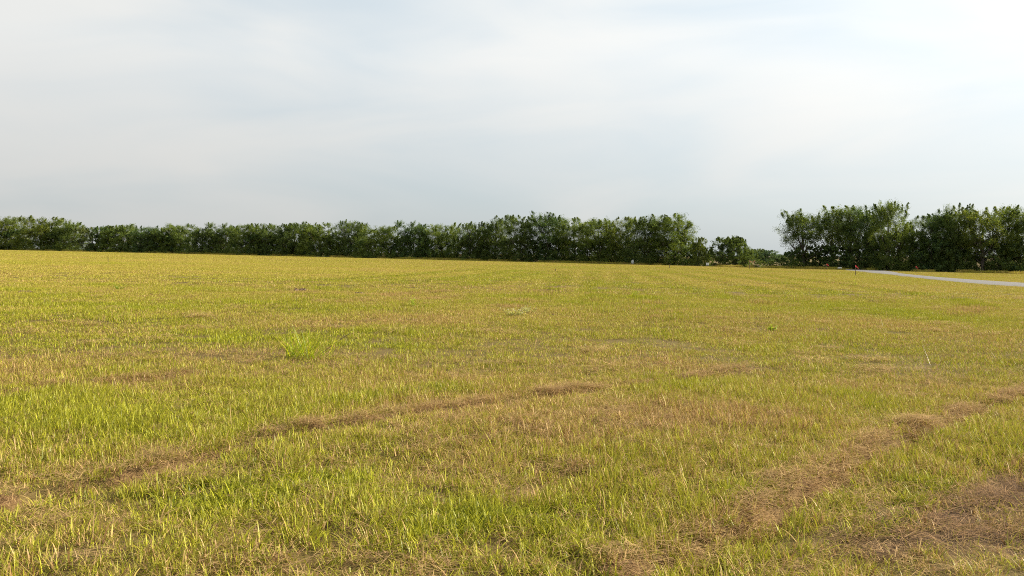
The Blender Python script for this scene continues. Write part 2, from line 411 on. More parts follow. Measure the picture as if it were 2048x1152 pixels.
# ------------------------------------------------------------------ grass
def blades(n, rad, h, w, lean, seg, seed, flat=False, curl=0.6, tipw=0.08, bias=(0, 0)):
    """n thin tapering blades: returns verts, tris/quads and per-vertex rnd, pick, tip"""
    g = np.random.default_rng(seed)
    r = rad * np.sqrt(g.random(n)); th = g.random(n) * 2 * np.pi
    bx, by = r * np.cos(th), r * np.sin(th)
    hh = h[0] + (h[1] - h[0]) * g.random(n) ** 1.3; ww = w[0] + (w[1] - w[0]) * g.random(n)
    az = g.random(n) * 2 * np.pi; ln = lean[0] + (lean[1] - lean[0]) * g.random(n)
    cu = curl * (g.random(n) + 0.2); tw = g.random(n) * np.pi
    V = []; t = np.linspace(0, 1, seg + 1)
    px, py, pz = bx.copy(), by.copy(), np.full(n, 0.0) if not flat else g.random(n) * flat
    rn = g.random(n); pk = g.random(n); R = []; P = []; T = []
    for k in range(seg + 1):
        ang = ln + cu * t[k] * t[k] * (1 if not flat else 0.3)
        if k:
            s = hh / seg
            px = px + s * np.sin(ang) * np.cos(az) + bias[0] * s; py = py + s * np.sin(ang) * np.sin(az) + bias[1] * s
            pz = pz + s * np.cos(ang) * (1 if not flat else 0.5)
        wk = ww * (1 - t[k] ** 1.8) * 0.5 + ww * tipw * 0.5
        sx, sy = np.cos(az + np.pi / 2 + 0.8 * np.sin(tw)), np.sin(az + np.pi / 2 + 0.8 * np.sin(tw))
        for sg in (-1, 1):
            V.append(np.stack([px + sg * wk * sx, py + sg * wk * sy, np.maximum(pz, 0.002)], 1)); R.append(rn); P.append(pk); T.append(np.full(n, t[k]))
    V = np.stack(V, 1).reshape(-1, 3); m = 2 * (seg + 1)
    base = np.arange(n)[:, None] * m; F = []
    for k in range(seg):
        F.append(base + np.array([[2 * k, 2 * k + 1, 2 * k + 3, 2 * k + 2]]))
    F = np.stack(F, 1).reshape(-1, 4)
    f = lambda a: np.stack(a, 1).ravel()
    return V, F, f(R), f(P), f(T)
def join(parts):
    V = []; F = []; R = []; P = []; T = []; b = 0
    for v, f, r, p, t in parts:
        V.append(v); F.append(f + b); R.append(r); P.append(p); T.append(t); b += len(v)
    return np.vstack(V), np.vstack(F), np.concatenate(R), np.concatenate(P), np.concatenate(T)
def make_variants(colname, specs, mat):
    col = bpy.data.collections.new(colname)
    for i, parts in enumerate(specs):
        v, f, r, p, t = join(parts)
        me = mesh_np('%s_%03d' % (colname, i), v, f, {'rnd': r, 'pick': p, 'tip': t}, mat)
        col.objects.link(bpy.data.objects.new('%s_%03d' % (colname, i), me))
    return col
def scatter(name, col, pts, idx, rot, scl, attrs, label):
    me = bpy.data.meshes.new(name); me.vertices.add(len(pts)); me.vertices.foreach_set('co', pts.astype(np.float32).ravel())
    def put(a, t, d, key): x = me.attributes.new(a, t, 'POINT'); x.data.foreach_set(key, d.ravel())
    put('idx', 'INT', idx.astype(np.int32), 'value')
    put('rot', 'FLOAT_VECTOR', rot.astype(np.float32), 'vector'); put('scl', 'FLOAT_VECTOR', scl.astype(np.float32), 'vector')
    for k, v in attrs.items(): put(k, 'FLOAT', v.astype(np.float32), 'value')
    o = link(name, me); tag(o, label, kind='stuff')
    ng = bpy.data.node_groups.new(name + '_scatter', 'GeometryNodeTree')
    ng.interface.new_socket('Geometry', in_out='INPUT', socket_type='NodeSocketGeometry')
    ng.interface.new_socket('Geometry', in_out='OUTPUT', socket_type='NodeSocketGeometry')
    N = ng.nodes; L = ng.links
    gi = N.new('NodeGroupInput'); go = N.new('NodeGroupOutput'); ip = N.new('GeometryNodeInstanceOnPoints')
    ci = N.new('GeometryNodeCollectionInfo'); ci.inputs['Collection'].default_value = col
    ci.inputs['Separate Children'].default_value = True; ci.inputs['Reset Children'].default_value = True
    def na(nm, t):
        n = N.new('GeometryNodeInputNamedAttribute'); n.data_type = t; n.inputs['Name'].default_value = nm; return n.outputs[0]
    L.new(gi.outputs[0], ip.inputs['Points']); L.new(ci.outputs[0], ip.inputs['Instance'])
    ip.inputs['Pick Instance'].default_value = True
    L.new(na('idx', 'INT'), ip.inputs['Instance Index']); L.new(na('rot', 'FLOAT_VECTOR'), ip.inputs['Rotation']); L.new(na('scl', 'FLOAT_VECTOR'), ip.inputs['Scale'])
    L.new(ip.outputs[0], go.inputs[0])
    md = o.modifiers.new('scatter', 'NODES'); md.node_group = ng
    return o

LEAN = (0.0, 0.0)
def build_grass():
    S = []; G = {}
    def reg(key, lst): G[key] = (len(S), len(lst)); S.extend(lst)
    # near clumps about 0.2 m across
    reg('mixed', [[blades(24, .11, (.03, .09), (.0022, .0045), (.1, 1.35), 3, 100 + i, curl=1.1),
                   blades(9, .11, (.035, .09), (.004, .0075), (.1, .9), 3, 120 + i, curl=0.9),
                   blades(1, .11, (.07, .15), (.0014, .0022), (.3, 1.2), 2, 130 + i, curl=0.3)] for i in range(8)])
    reg('lush', [[blades(26, .09, (.05, .13), (.0045, .0095), (.1, 1.1), 4, 200 + i, curl=1.2),
                  blades(12, .10, (.04, .11), (.0025, .005), (.05, .7), 3, 220 + i)] for i in range(6)])
    reg('thin', [[blades(30, .12, (.025, .075), (.0018, .0034), (.2, 1.45), 2, 300 + i, curl=0.8),
                  blades(2, .1, (.06, .13), (.0014, .002), (.3, 1.3), 2, 330 + i, curl=0.4)] for i in range(5)])
    # patches about 0.7 m across for the middle ground
    reg('mid', [[blades(150, .36, (.03, .085), (.004, .008), (.1, 1.3), 2, 400 + i, curl=0.8),
                 blades(45, .36, (.035, .095), (.006, .011), (.1, .9), 2, 420 + i, curl=0.9)] for i in range(7)])
    reg('midlush', [[blades(120, .33, (.04, .12), (.006, .011), (.1, .9), 2, 450 + i, curl=0.9)] for i in range(4)])
    reg('far', [[blades(130, .5, (.035, .09), (.010, .020), (.1, .9), 1, 500 + i, curl=0.6, tipw=0.25)] for i in range(6)])
    reg('vfar', [[blades(100, .9, (.04, .10), (.025, .05), (.1, .8), 1, 600 + i, curl=0.5, tipw=0.3)] for i in range(5)])
    reg('fringe', [[blades(70, .9, (.15, .55), (.02, .05), (.02, .4), 2, 700 + i, curl=0.4, tipw=0.6)] for i in range(5)])
    col = make_variants('grass_clump', S, M['grass'])
    PX = []; PY = []; IDX = []; SC = []; DR = []; TI = []
    def ring(d0, d1, dens, fade0, fade1, half=0.64, pad=2.4):
        n = int(dens * (half * (d1 * d1 - d0 * d0) + 2 * pad * (d1 - d0)) * 1.0)
        y = np.sqrt(rng.random(n * 2) * (d1 * d1 - d0 * d0) + d0 * d0)
        x = (rng.random(n * 2) * 2 - 1) * (half * d1 + pad)
        k = np.abs(x) < half * y + pad; x, y = x[k], y[k]
        # keep the wanted mean density after the rejection
        area = half * (d1 * d1 - d0 * d0) + 2 * pad * (d1 - d0); n = min(len(x), int(dens * area)); x, y = x[:n], y[:n]
        p = np.ones(n)
        if fade0: p *= smooth(d0, d0 + fade0, y)
        if fade1: p *= 1 - smooth(d1 - fade1, d1, y)
        k = rng.random(n) < p; return x[k], y[k]
    def emit(x, y, keys, probs, smin, smax, boost=None):
        hay, bare, gr, dr = masks(x, y); d = np.hypot(x, y)
        a = fbm(x, y, 2.6, 4, 0.55, 1.0); b = fbm(x, y, 9.0, 3, 0.5, 12.0); c = fbm(x, y, 38.0, 3, 0.5, 30.0)
        tr = np.zeros(len(x))
        for P in TRACK:
            w = 0.26 + d * 0.006
            tr = np.maximum(tr, 1 - smooth(0.5 * w, 1.6 * w, poly_dist(x, y, P)))
        fard = smooth(14, 60, d)
        dry = 0.24 + 1.0 * (a - 0.5) + 0.5 * (b - 0.5) + 0.45 * dr + 0.45 * hay + 0.4 * bare - 0.33 * gr - 0.15 * tr + 0.5 * tr * (fbm(x, y, 2.0, 2, 0.5, 40.0) > 0.6)
        dry = dry * (1 - 0.45 * fard) + fard * 0.10
        tint = np.clip(0.18 + 0.46 * fard + 0.7 * (b - 0.5) + 0.9 * (c - 0.5) + 0.7 * (a - 0.5) - 0.5 * gr - 0.9 * tr + 0.2 * (rng.random(len(x)) - 0.5), 0, 1)
        # thin out on the hay rows, the bare patch and the road
        keep = 1 - 0.55 * hay - 0.92 * bare - 0.25 * np.clip(dr, 0, 1)
        keep *= 1 - 0.4 * smooth(0.56, 0.70, fbm(x, y, 0.55, 3, 0.5, 21.0)) * (d < 30)
        keep *= 1 - 0.25 * smooth(0.64, 0.72, fbm(x, y, 1.6, 3, 0.6, 23.0)) * (d >= 25)
        keep *= 1 - 0.3 * tr * smooth(0.35, 0.55, fbm(x, y, 4.0, 2, 0.5, 41.0))
        k = (rng.random(len(x)) < keep) & ~in_poly(x + rng.normal(size=len(x)) * 0.4, y + rng.normal(size=len(x)) * 1.6, ROAD_POLY)
        lush = np.clip(gr + smooth(0.50, 0.30, a) * 0.7, 0, 1)[k]
        x, y, dry, tint, hay, tr = x[k], y[k], dry[k], tint[k], hay[k], tr[k]; n = len(x)
        if len(keys) == 3:      # near: mixed, lush, thin
            pl = 0.14 + 0.66 * lush; pt = np.clip(dry, 0, 0.75) * 0.75
            u = rng.random(n); kind = np.where(u < pl, 1, np.where(u < pl + pt * (1 - pl), 2, 0))
        elif len(keys) == 2: kind = (rng.random(n) < 0.05 + 0.45 * lush).astype(int)
        else: kind = np.zeros(n, int)
        st = np.array([G[q][0] for q in keys])[kind]; cn = np.array([G[q][1] for q in keys])[kind]
        IDX.append(st + (rng.random(n) * cn).astype(int)); PX.append(x); PY.append(y)
        hs = (0.55 + 1.0 * fbm(x, y, 1.0, 3, 0.6, 50.0)) * (1 + 0.25 * (kind == 1))
        hs *= (1 - 0.35 * np.clip(hay, 0, 1)) * (1 + 0.7 * tr)
        s = smin + (smax - smin) * rng.random(n); SC.append(np.stack([s, s, s * hs], 1))
        DR.append(np.clip(dry, 0, 1)); TI.append(tint)
    emit(*ring(2.6, 13.5, 300, 0, 4.0), ['mixed', 'lush', 'thin'], None, 0.8, 1.25)
    emit(*ring(9.0, 42, 19, 4.0, 12), ['mid', 'midlush'], None, 0.8, 1.2)
    emit(*ring(30, 130, 5.6, 12, 25), ['far'], None, 0.85, 1.2)
    x, y = ring(100, 285, 1.8, 25, 0); k = edge_y(x, y) < 1.0
    emit(x[k], y[k], ['vfar'], None, 0.85, 1.2)
    # darker tufts the mower missed, scattered over the middle of the field
    n = 2600; y = np.sqrt(rng.random(n) * (130 ** 2 - 22 ** 2) + 22 ** 2); x = (rng.random(n) * 2 - 1) * (0.64 * y + 1)
    k = fbm(x, y, 7.0, 3, 0.6, 81.0) > 0.57; x, y = x[k], y[k]; k = ~in_poly(x, y, ROAD_POLY); x, y = x[k], y[k]; n = len(x)
    IDX.append(G['midlush'][0] + (rng.random(n) * G['midlush'][1]).astype(int)); PX.append(x); PY.append(y)
    q = 0.35 + 0.5 * rng.random(n); SC.append(np.stack([q, q, 0.9 + 0.9 * rng.random(n)], 1)); DR.append(0.35 * rng.random(n)); TI.append(np.zeros(n))
    # taller unmown grass where the field meets the trees
    px = rng.random(4200) * 2300 - 120; D = edge_depth(px) + rng.random(4200) ** 1.5 * 4.0 - 0.6
    x, y = (px - 1024) / FPX * D, D; k = fbm(x, y, 6.0, 3, 0.5, 60.0) > 0.42
    emit(x[k], y[k], ['fringe'], None, 0.5, 1.1)
    x = np.concatenate(PX); y = np.concatenate(PY); n = len(x)
    pts = np.stack([x, y, height(x, y) - 0.008], 1)
    rot = np.stack([np.zeros(n) , np.zeros(n), rng.random(n) * 6.283], 1)
    scatter('grass', col, pts, np.concatenate(IDX), rot, np.vstack(SC), {'dry': np.concatenate(DR), 'tint': np.concatenate(TI)},
            'short mown yellow green grass covering the whole field')
    print('grass clumps', n)
build_grass()

def build_hay():
    S = [[blades(44, .13, (.05, .15), (.0015, .0032), (1.0, 1.6), 2, 800 + i, flat=0.05, curl=0.5, tipw=0.4)] for i in range(6)] + \
        [[blades(150, .32, (.07, .20), (.004, .008), (1.0, 1.6), 2, 830 + i, flat=0.09, curl=0.5, tipw=0.4)] for i in range(4)] + \
        [[blades(1, .02, (.18, .38), (.002, .0035), (0.6, 1.5), 4, 860 + i, curl=0.4, tipw=0.5)] for i in range(8)]
    col = make_variants('hay_wisp', S, M['straw'])
    PX = []; PY = []; ID = []; SZ = []; DR = []
    def put(x, y, lo, cnt, dr): PX.append(x); PY.append(y); ID.append(lo + (rng.random(len(x)) * cnt).astype(int)); DR.append(dr); SZ.append(0.7 + 0.6 * rng.random(len(x)))
    def cand(n, d0, d1): 
        y = np.sqrt(rng.random(n) * (d1 * d1 - d0 * d0) + d0 * d0); x = (rng.random(n) * 2 - 1) * (0.64 * y + 2.4); return x, y
    x, y = cand(74000, 2.6, 14); hay, bare, gr, dr = masks(x, y)
    k = rng.random(len(x)) < np.clip(hay * 0.75 + bare * 0.18 + 0.15 * dr + 0.05, 0, 1); put(x[k], y[k], 0, 6, np.clip(1 - bare[k] * 0.8, 0, 1) * (0.6 + 0.4 * rng.random(k.sum())))
    x, y = cand(14000, 12, 45); hay, bare, gr, dr = masks(x, y)
    k = rng.random(len(x)) < np.clip(hay * 0.8 + 0.2 * dr + 0.02, 0, 1); put(x[k], y[k], 6, 4, 0.7 + 0.3 * rng.random(k.sum()))
    x, y = cand(700, 3, 26); put(x, y, 10, 8, np.ones(len(x)))
    x = np.concatenate(PX); y = np.concatenate(PY); n = len(x); s = np.concatenate(SZ)
    rot = np.stack([np.zeros(n), np.zeros(n), rng.random(n) * 6.283], 1)
    ids = np.concatenate(ID); lift = np.where(ids >= 10, 0.045, 0.004)
    scatter('dry_hay', col, np.stack([x, y, height(x, y) + lift * rng.random(n)], 1), ids, rot, np.stack([s, s, s], 1), {'dry': np.concatenate(DR)},
            'brown dry hay left lying in rows on the mown field')
    print('hay wisps', n)
build_hay()

# ------------------------------------------------------------------ trees
def leaf_cloud(centers, radii, dirs, per, size, g, up=0.5):
    """rhombic leaves spread over the shell of every cluster"""
    n = len(centers) * per; c = np.repeat(centers, per, 0); r = np.repeat(radii, per); dv = np.repeat(dirs, per, 0)
    q = g.normal(size=(n, 3)); q /= np.linalg.norm(q, axis=1)[:, None]
    q *= (g.random(n) ** 0.6)[:, None]
    q = q * np.array([1, 1, 0.9]) + dv * ((q * dv).sum(1) * 0.6)[:, None]
    p = c + q * r[:, None]
    nrm = g.normal(size=(n, 3)) + np.array([0, 0, up]); nrm /= np.linalg.norm(nrm, axis=1)[:, None]
    a = np.cross(nrm, g.normal(size=(n, 3))); a /= np.linalg.norm(a, axis=1)[:, None] + 1e-9; b = np.cross(nrm, a)
    l = (size[0] + (size[1] - size[0]) * g.random(n))[:, None]; w = l * (0.42 + 0.25 * g.random(n))[:, None]
    V = np.stack([p - a * l * .5, p + b * w * .5 + nrm * l * .06, p + a * l * .5, p - b * w * .5 + nrm * l * .06], 1).reshape(-1, 3)
    V[:, 2] = np.maximum(V[:, 2], 0.03)
    F = np.arange(n * 4).reshape(n, 4)
    rn = np.clip(np.repeat(g.random(len(centers)), per) * 0.45 + g.random(n) * 0.55, 0, 1)
    return V, F, np.repeat(rn, 4)
def make_tree_meshes(seed, H=10.0, W=7.0, base=0.05, nlobe=9, per=60, lean=0.05, spiky=0.5, size=(.16, .30), skirt=0, ncl=24, lob=None):
    """trunk with limbs that run into separate billows of leaves; every billow is a shell of leaf clusters"""
    g = np.random.default_rng(seed); mb = MB()
    k = 8; t = np.linspace(0, 1, k)[:, None]; tip = np.array([lean * H * 0.5, 0, H * 0.78])
    trunk = t * tip + np.c_[np.sin(t * 5 + seed) * 0.12, np.cos(t * 4 + seed) * 0.12, t * 0] * H / 10 * t
    r0 = 0.019 * H
    mb.tube(np.vstack([[0, 0, -0.3], trunk[0] + [0, 0, 0.05], trunk[1:]]), [r0 * 1.5] + [r0 * (1.15 - 0.95 * s) for s in t[:, 0]], 7)
    cen = []; rad = []; dr = []
    lw = lob or W
    LB = [(np.array([lean * H * 0.45, 0, H * 0.72]), lw * 0.27, H * 0.26)]
    for i in range(nlobe - 1):
        a = i * 2.399 + g.random() * 0.6; lev = (i + 0.5) / (nlobe - 1)
        z = H * (base + 0.16 + (0.66 - base) * (1 - lev) * (0.85 + 0.3 * g.random()))
        rr = W / 2 * (0.26 + 0.44 * g.random() + 0.10 * lev); lr = lw * (0.20 + 0.09 * g.random())
        hz = H * (0.17 + 0.09 * g.random()); hz = min(hz, H * 0.99 - z)
        LB.append((np.array([math.cos(a) * rr + lean * z * 0.6, math.sin(a) * rr, z]), lr, max(hz, H * 0.09)))
    for c, lr, hz in LB:
        f = min(0.95, max(base * 0.8, c[2] / H * 0.72 - 0.10)); o = np.array([np.interp(f, t[:, 0], trunk[:, j]) for j in range(3)])
        mid = (o + c) / 2 + (c - o) * [0.25, 0.25, -0.12]
        P = [(1 - s) ** 2 * o + 2 * s * (1 - s) * mid + s * s * c for s in np.linspace(0, 1, 6)]
        rl = r0 * (0.6 - 0.35 * f); mb.tube(P, [rl * (1 - 0.75 * s) for s in np.linspace(0, 1, 6)], 5)
        n = int(ncl * (0.7 + 0.6 * g.random()))
        for i in range(n):
            q = g.normal(size=3); q /= np.linalg.norm(q)
            if q[2] < -0.3 and g.random() < 0.6: q[2] = -q[2]
            d = q * [1, 1, 0.8] + [0.20, 0, 0.30]; d /= np.linalg.norm(d)
            p = c + q * [lr, lr, hz] * (0.55 + 0.45 * g.random())
            if g.random() < 0.4: mb.tube([c + (p - c) * 0.15, (c + p) / 2 + [0, 0, 0.05], p], [rl * 0.28, rl * 0.18, rl * 0.06], 3)
            cen.append(p); rad.append(H * (0.040 + 0.032 * g.random())); dr.append(d)
            if q[2] > 0.15 and g.random() < spiky:      # shoots that break the outline
                d2 = np.array([0.30 + 0.28 * g.normal(), 0.3 * g.normal(), 1.0]) + q * 0.6; d2 /= np.linalg.norm(d2)
                for u in (1, 2, 3):
                    cen.append(p + d2 * u * 0.027 * H + g.normal(size=3) * 0.008 * H); rad.append(H * (0.034 - 0.007 * u)); dr.append(d2)
    for i in range(skirt):
        a = g.random() * 6.283; z0 = H * (0.02 + 0.26 * g.random() ** 1.3); rr = W / 2 * (0.25 + 0.75 * g.random())
        cen.append(np.array([math.cos(a) * rr, math.sin(a) * rr, z0])); rad.append(H * (0.05 + 0.03 * g.random())); dr.append(np.array([0, 0, 1.0]))
    cen = np.array(cen); rad = np.array(rad); dr = np.array(dr)
    ok = cen[:, 2] < H * 1.03; cen, rad, dr = cen[ok], rad[ok], dr[ok]
    V, F, R = leaf_cloud(cen, rad, dr, per, size, g)
    crown = mesh_np('crown', V, F, {'rnd': R}, M['leaf'])
    return mb.mesh('trunk', M['bark'], True), crown
TV = {}
for i in range(7): TV['hedge%d' % i] = make_tree_meshes(20 + i, 10, 12.5, 0.02, 19 + i % 4, 76, 0.05 + 0.03 * (i % 3), 0.12 + 0.15 * (i % 2), (.14, .26), skirt=150, ncl=22, lob=8.0)
for i in range(5): TV['tall%d' % i] = make_tree_meshes(50 + i, 12.5, 10.0, 0.05, 15 + i % 3, 104, 0.05, 0.25, (.12, .22), skirt=110, ncl=22, lob=8.2)
for i in range(3): TV['open%d' % i] = make_tree_meshes(70 + i, 12.5, 7.8, 0.20, 11 + i % 2, 104, 0.05, 0.22, (.11, .205), skirt=0, ncl=21)
TV['round0'] = make_tree_meshes(81, 6.5, 8.0, 0.02, 16, 80, 0.0, 0.5, (.12, .22), skirt=70, ncl=22)
TV['round1'] = make_tree_meshes(82, 6.0, 6.4, 0.02, 9, 40, 0.0, 0.6, (.14, .26), skirt=50, ncl=20)
TV['bush0'] = make_tree_meshes(91, 4.0, 5.0, 0.0, 8, 36, 0.0, 0.5, (.12, .22), skirt=60, ncl=18)
TV['bush1'] = make_tree_meshes(92, 3.4, 5.4, 0.0, 8, 36, 0.03, 0.4, (.12, .22), skirt=60, ncl=18)
TV['bush2'] = make_tree_meshes(93, 3.7, 5.2, 0.0, 8, 36, 0.03, 0.6, (.12, .22), skirt=60, ncl=18)
VH = {'hedge': 10.0, 'tall': 12.5, 'open': 12.5, 'round0': 6.5, 'round1': 6.0, 'bush0': 4.0, 'bush1': 3.4, 'bush2': 3.7}
VW = {'hedge': 12.5, 'tall': 10.0, 'open': 7.8, 'round0': 8.4, 'round1': 6.8, 'bush0': 5.4, 'bush1': 5.8, 'bush2': 5.6}
def vkey(v): return v if v in VH else v.rstrip('0123456789')
def plant(name, cat, px, top, width, var, label, group, back=4.0, tint=(1, 1, 1), base=None, depth=None, rz=None, seed=0):
    D = depth if depth else float(edge_depth(px)) + back
    x = (px - 1024) / FPX * D; z = float(height(x, D)) - 0.05
    # height from the photo row of its top at this distance
    a = math.atan((576 - top) / FPX) - PITCH
    H = CAM_H + math.tan(a) * math.hypot(D, 0) - z
    W = width / FPX * D; k = vkey(var)
    g = random.Random(int(px * 7 + seed)); r = empty(name, (x, D, z), g.uniform(-1.0, 1.0) + (math.pi if g.random() < 0.3 else 0) if rz is None else rz)
    r.scale = (W / VW[k], W / VW[k] * g.uniform(0.9, 1.15), H / VH[k])
    tr, cr = TV[var]
    t = link('trunk', tr, r); c = link('crown', cr, r)
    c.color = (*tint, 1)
    tag(r, label, cat, group); return r
ORD = ['first', 'second', 'third', 'fourth', 'fifth', 'sixth', 'seventh', 'eighth', 'ninth', 'tenth', 'eleventh', 'twelfth', 'thirteenth', 'fourteenth', 'fifteenth',
       'sixteenth', 'seventeenth', 'eighteenth', 'nineteenth', 'twentieth', 'twenty-first', 'twenty-second', 'twenty-third', 'twenty-fourth', 'twenty-fifth', 'twenty-sixth', 'twenty-seventh']
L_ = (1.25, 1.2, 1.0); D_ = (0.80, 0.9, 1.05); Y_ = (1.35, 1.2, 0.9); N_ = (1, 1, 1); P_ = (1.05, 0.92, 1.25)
LINE = [  # px, top row, width, kind, tint, look
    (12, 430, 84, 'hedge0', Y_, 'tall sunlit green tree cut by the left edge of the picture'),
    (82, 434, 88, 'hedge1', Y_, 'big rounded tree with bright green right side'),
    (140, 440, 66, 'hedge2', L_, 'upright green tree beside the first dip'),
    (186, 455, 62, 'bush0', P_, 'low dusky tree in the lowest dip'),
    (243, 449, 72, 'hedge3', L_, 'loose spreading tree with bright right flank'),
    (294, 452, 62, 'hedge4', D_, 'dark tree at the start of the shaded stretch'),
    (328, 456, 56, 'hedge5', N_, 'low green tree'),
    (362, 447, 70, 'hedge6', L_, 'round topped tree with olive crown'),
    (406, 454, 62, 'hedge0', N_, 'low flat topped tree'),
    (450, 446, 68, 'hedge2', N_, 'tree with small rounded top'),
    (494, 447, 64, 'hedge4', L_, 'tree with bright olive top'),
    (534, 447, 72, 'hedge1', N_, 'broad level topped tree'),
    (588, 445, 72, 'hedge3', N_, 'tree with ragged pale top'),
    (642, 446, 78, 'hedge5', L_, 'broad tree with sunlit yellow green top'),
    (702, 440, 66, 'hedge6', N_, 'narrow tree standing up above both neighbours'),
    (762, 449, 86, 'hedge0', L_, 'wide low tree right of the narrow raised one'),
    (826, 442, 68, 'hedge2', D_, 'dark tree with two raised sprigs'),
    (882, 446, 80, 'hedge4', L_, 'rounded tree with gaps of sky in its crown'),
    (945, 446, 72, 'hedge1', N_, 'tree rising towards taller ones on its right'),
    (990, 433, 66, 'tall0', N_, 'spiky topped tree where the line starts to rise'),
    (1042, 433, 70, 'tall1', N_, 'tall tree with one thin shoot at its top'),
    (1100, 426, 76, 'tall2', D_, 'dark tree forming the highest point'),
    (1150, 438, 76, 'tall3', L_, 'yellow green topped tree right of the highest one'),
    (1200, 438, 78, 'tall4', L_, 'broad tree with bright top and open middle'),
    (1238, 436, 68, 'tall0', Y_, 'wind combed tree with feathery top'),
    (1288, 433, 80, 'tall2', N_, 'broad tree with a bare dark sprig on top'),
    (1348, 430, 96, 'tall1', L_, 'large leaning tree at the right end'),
]
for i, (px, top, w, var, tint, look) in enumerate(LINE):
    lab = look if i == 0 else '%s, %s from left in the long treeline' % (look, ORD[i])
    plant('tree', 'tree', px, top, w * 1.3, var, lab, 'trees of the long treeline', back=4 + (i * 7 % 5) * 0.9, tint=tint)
RIGHT = [
    (1607, 419, 80, 'open0', N_, 'tall open tree with bare lower trunk at left end of right hand grove'),
    (1662, 410, 72, 'open1', L_, 'tall bright topped tree, second from left in right hand grove'),
    (1700, 412, 70, 'open2', N_, 'tall tree behind the leftmost pink flag, third in right hand grove'),
    (1735, 413, 70, 'tall3', D_, 'dark dense tree above the near pink flagged stake'),
    (1776, 404, 72, 'tall4', L_, 'feathery tallest tree just left of the notch in right hand grove'),
    (1840, 434, 86, 'tall0', N_, 'lower dark tree just right of the notch in right hand grove'),
    (1886, 424, 80, 'tall2', D_, 'dark rounded tree above the bend of the gravel road'),
    (1914, 411, 72, 'tall1', N_, 'tall tree with pointed top above the gravel road'),
    (1966, 413, 80, 'open1', Y_, 'tall airy yellow green tree near the right edge'),
    (2010, 414, 76, 'tall4', L_, 'tall dense tree last but one at the right edge'),
    (2056, 414, 84, 'tall3', N_, 'tall tree cut by the right edge of the picture'),
]
for i, (px, top, w, var, tint, look) in enumerate(RIGHT):
    plant('tree', 'tree', px, top, w * 1.28, var, look, 'trees of the right hand grove', back=5 + (i * 3 % 4) * 1.2, tint=tint)
# trees and bushes in the gap between the two stands
plant('tree', 'tree', 1466, 472, 90, 'round0', 'lone round tree with spiky outline in the gap between the stands', None, back=6, tint=(0.95, 0.95, 1))
plant('shrub', 'shrub', 1397, 476, 44, 'round1', 'pale green shrub leaning out of the right end of the long treeline', None, back=3, tint=Y_)
plant('shrub', 'shrub', 1412, 494, 34, 'bush0', 'small olive shrub behind the double white board', None, back=8, tint=L_)
plant('shrub', 'shrub', 1536, 501, 58, 'round1', 'bush tinted bluish for haze, far behind the taped stakes', None, depth=330, tint=(1.0, 1.1, 2.2))  # distance haze is put into the leaf colour as a blue tint
plant('shrub', 'shrub', 1582, 499, 52, 'bush0', 'dark bush at the left foot of the right hand grove', None, back=3, tint=D_)
plant('shrub', 'shrub', 1588, 521, 44, 'bush1', 'low bright shrub in front of the dark bush by the grove', None, back=0.5, tint=L_)
for px, hp, w, v, lab in ((1440, 20, 40, 'bush1', 'low green shrub at the left foot of the lone round tree'), (1490, 22, 44, 'bush2', 'low green shrub at the right foot of the lone round tree'),
                          (1518, 15, 44, 'bush1', 'low weedy shrub behind the pair of taped stakes'), (1552, 17, 46, 'bush0', 'low weedy shrub below the bluish bush')):
    plant('shrub', 'shrub', px, 498 + 0.0244 * px - hp, w, v, lab, 'low shrubs in the gap between the stands', back=4, tint=L_)
FAR = [(1426, 503, 60, 'hedge1', 'far tree showing left of the lone round tree'), (1500, 497, 50, 'hedge3', 'far tree showing just right of the lone round tree'),
       (1519, 497, 34, 'hedge5', 'far small tree between lone tree and bluish bush'), (1556, 508, 60, 'hedge2', 'far tree low behind the bluish bush')]
for px, top, w, var, lab in FAR:
    plant('tree', 'tree', px, top, w, var, lab, 'far trees in the gap', depth=560 + px % 37, tint=(1.0, 1.0, 1.0))
# undergrowth that closes the foot of the stands
UND = [(24, 36, 'beneath the tree cut by the left edge'), (112, 40, 'between the second and third tree from the left'), (215, 44, 'at the right foot of the low dusky tree'),
       (275, 36, 'where the shaded stretch of the treeline starts'), (345, 40, 'between the seventh and eighth tree from the left'), (428, 38, 'between the ninth and tenth tree from the left'),
       (514, 38, 'between the eleventh and twelfth tree from the left'), (562, 36, 'between the twelfth and thirteenth tree from the left'), (616, 38, 'between the thirteenth and fourteenth tree from the left'),
       (674, 38, 'left of the narrow raised tree'), (730, 38, 'right of the narrow raised tree'), (796, 40, 'left of the dark tree with two sprigs'), (856, 38, 'right of the dark tree with two sprigs'),
       (914, 40, 'right of the rounded tree with sky gaps'), (968, 36, 'left of the spiky topped tree'), (1018, 38, 'right of the spiky topped tree'), (1072, 38, 'left of the highest tree'),
       (1126, 38, 'right of the highest tree'), (1176, 40, 'left of the broad tree with open middle'), (1220, 38, 'right of the broad tree with open middle'), (1262, 40, 'behind the upright white board'),
       (1316, 42, 'left of the tree that ends the long treeline'), (1372, 40, 'at the right foot of the long treeline'),
       (1630, 42, 'beneath the first two trees of the right hand grove'), (1680, 42, 'behind the low white board'), (1606, 34, 'beneath the leftmost tree of the right hand grove'), (1655, 34, 'behind the leftmost pink flag'), (1718, 46, 'behind the near pink flagged stake'), (1760, 60, 'left of the notch in the grove'),
       (1806, 66, 'in the notch of the right hand grove'), (1862, 60, 'behind the rightmost pink flag'), (1900, 58, 'beneath the pointed tree above the road'), (1942, 60, 'beneath the airy yellow green tree, to its left'),
       (1988, 60, 'beneath the airy yellow green tree, to its right'), (2034, 60, 'beneath the last trees at the right edge')]
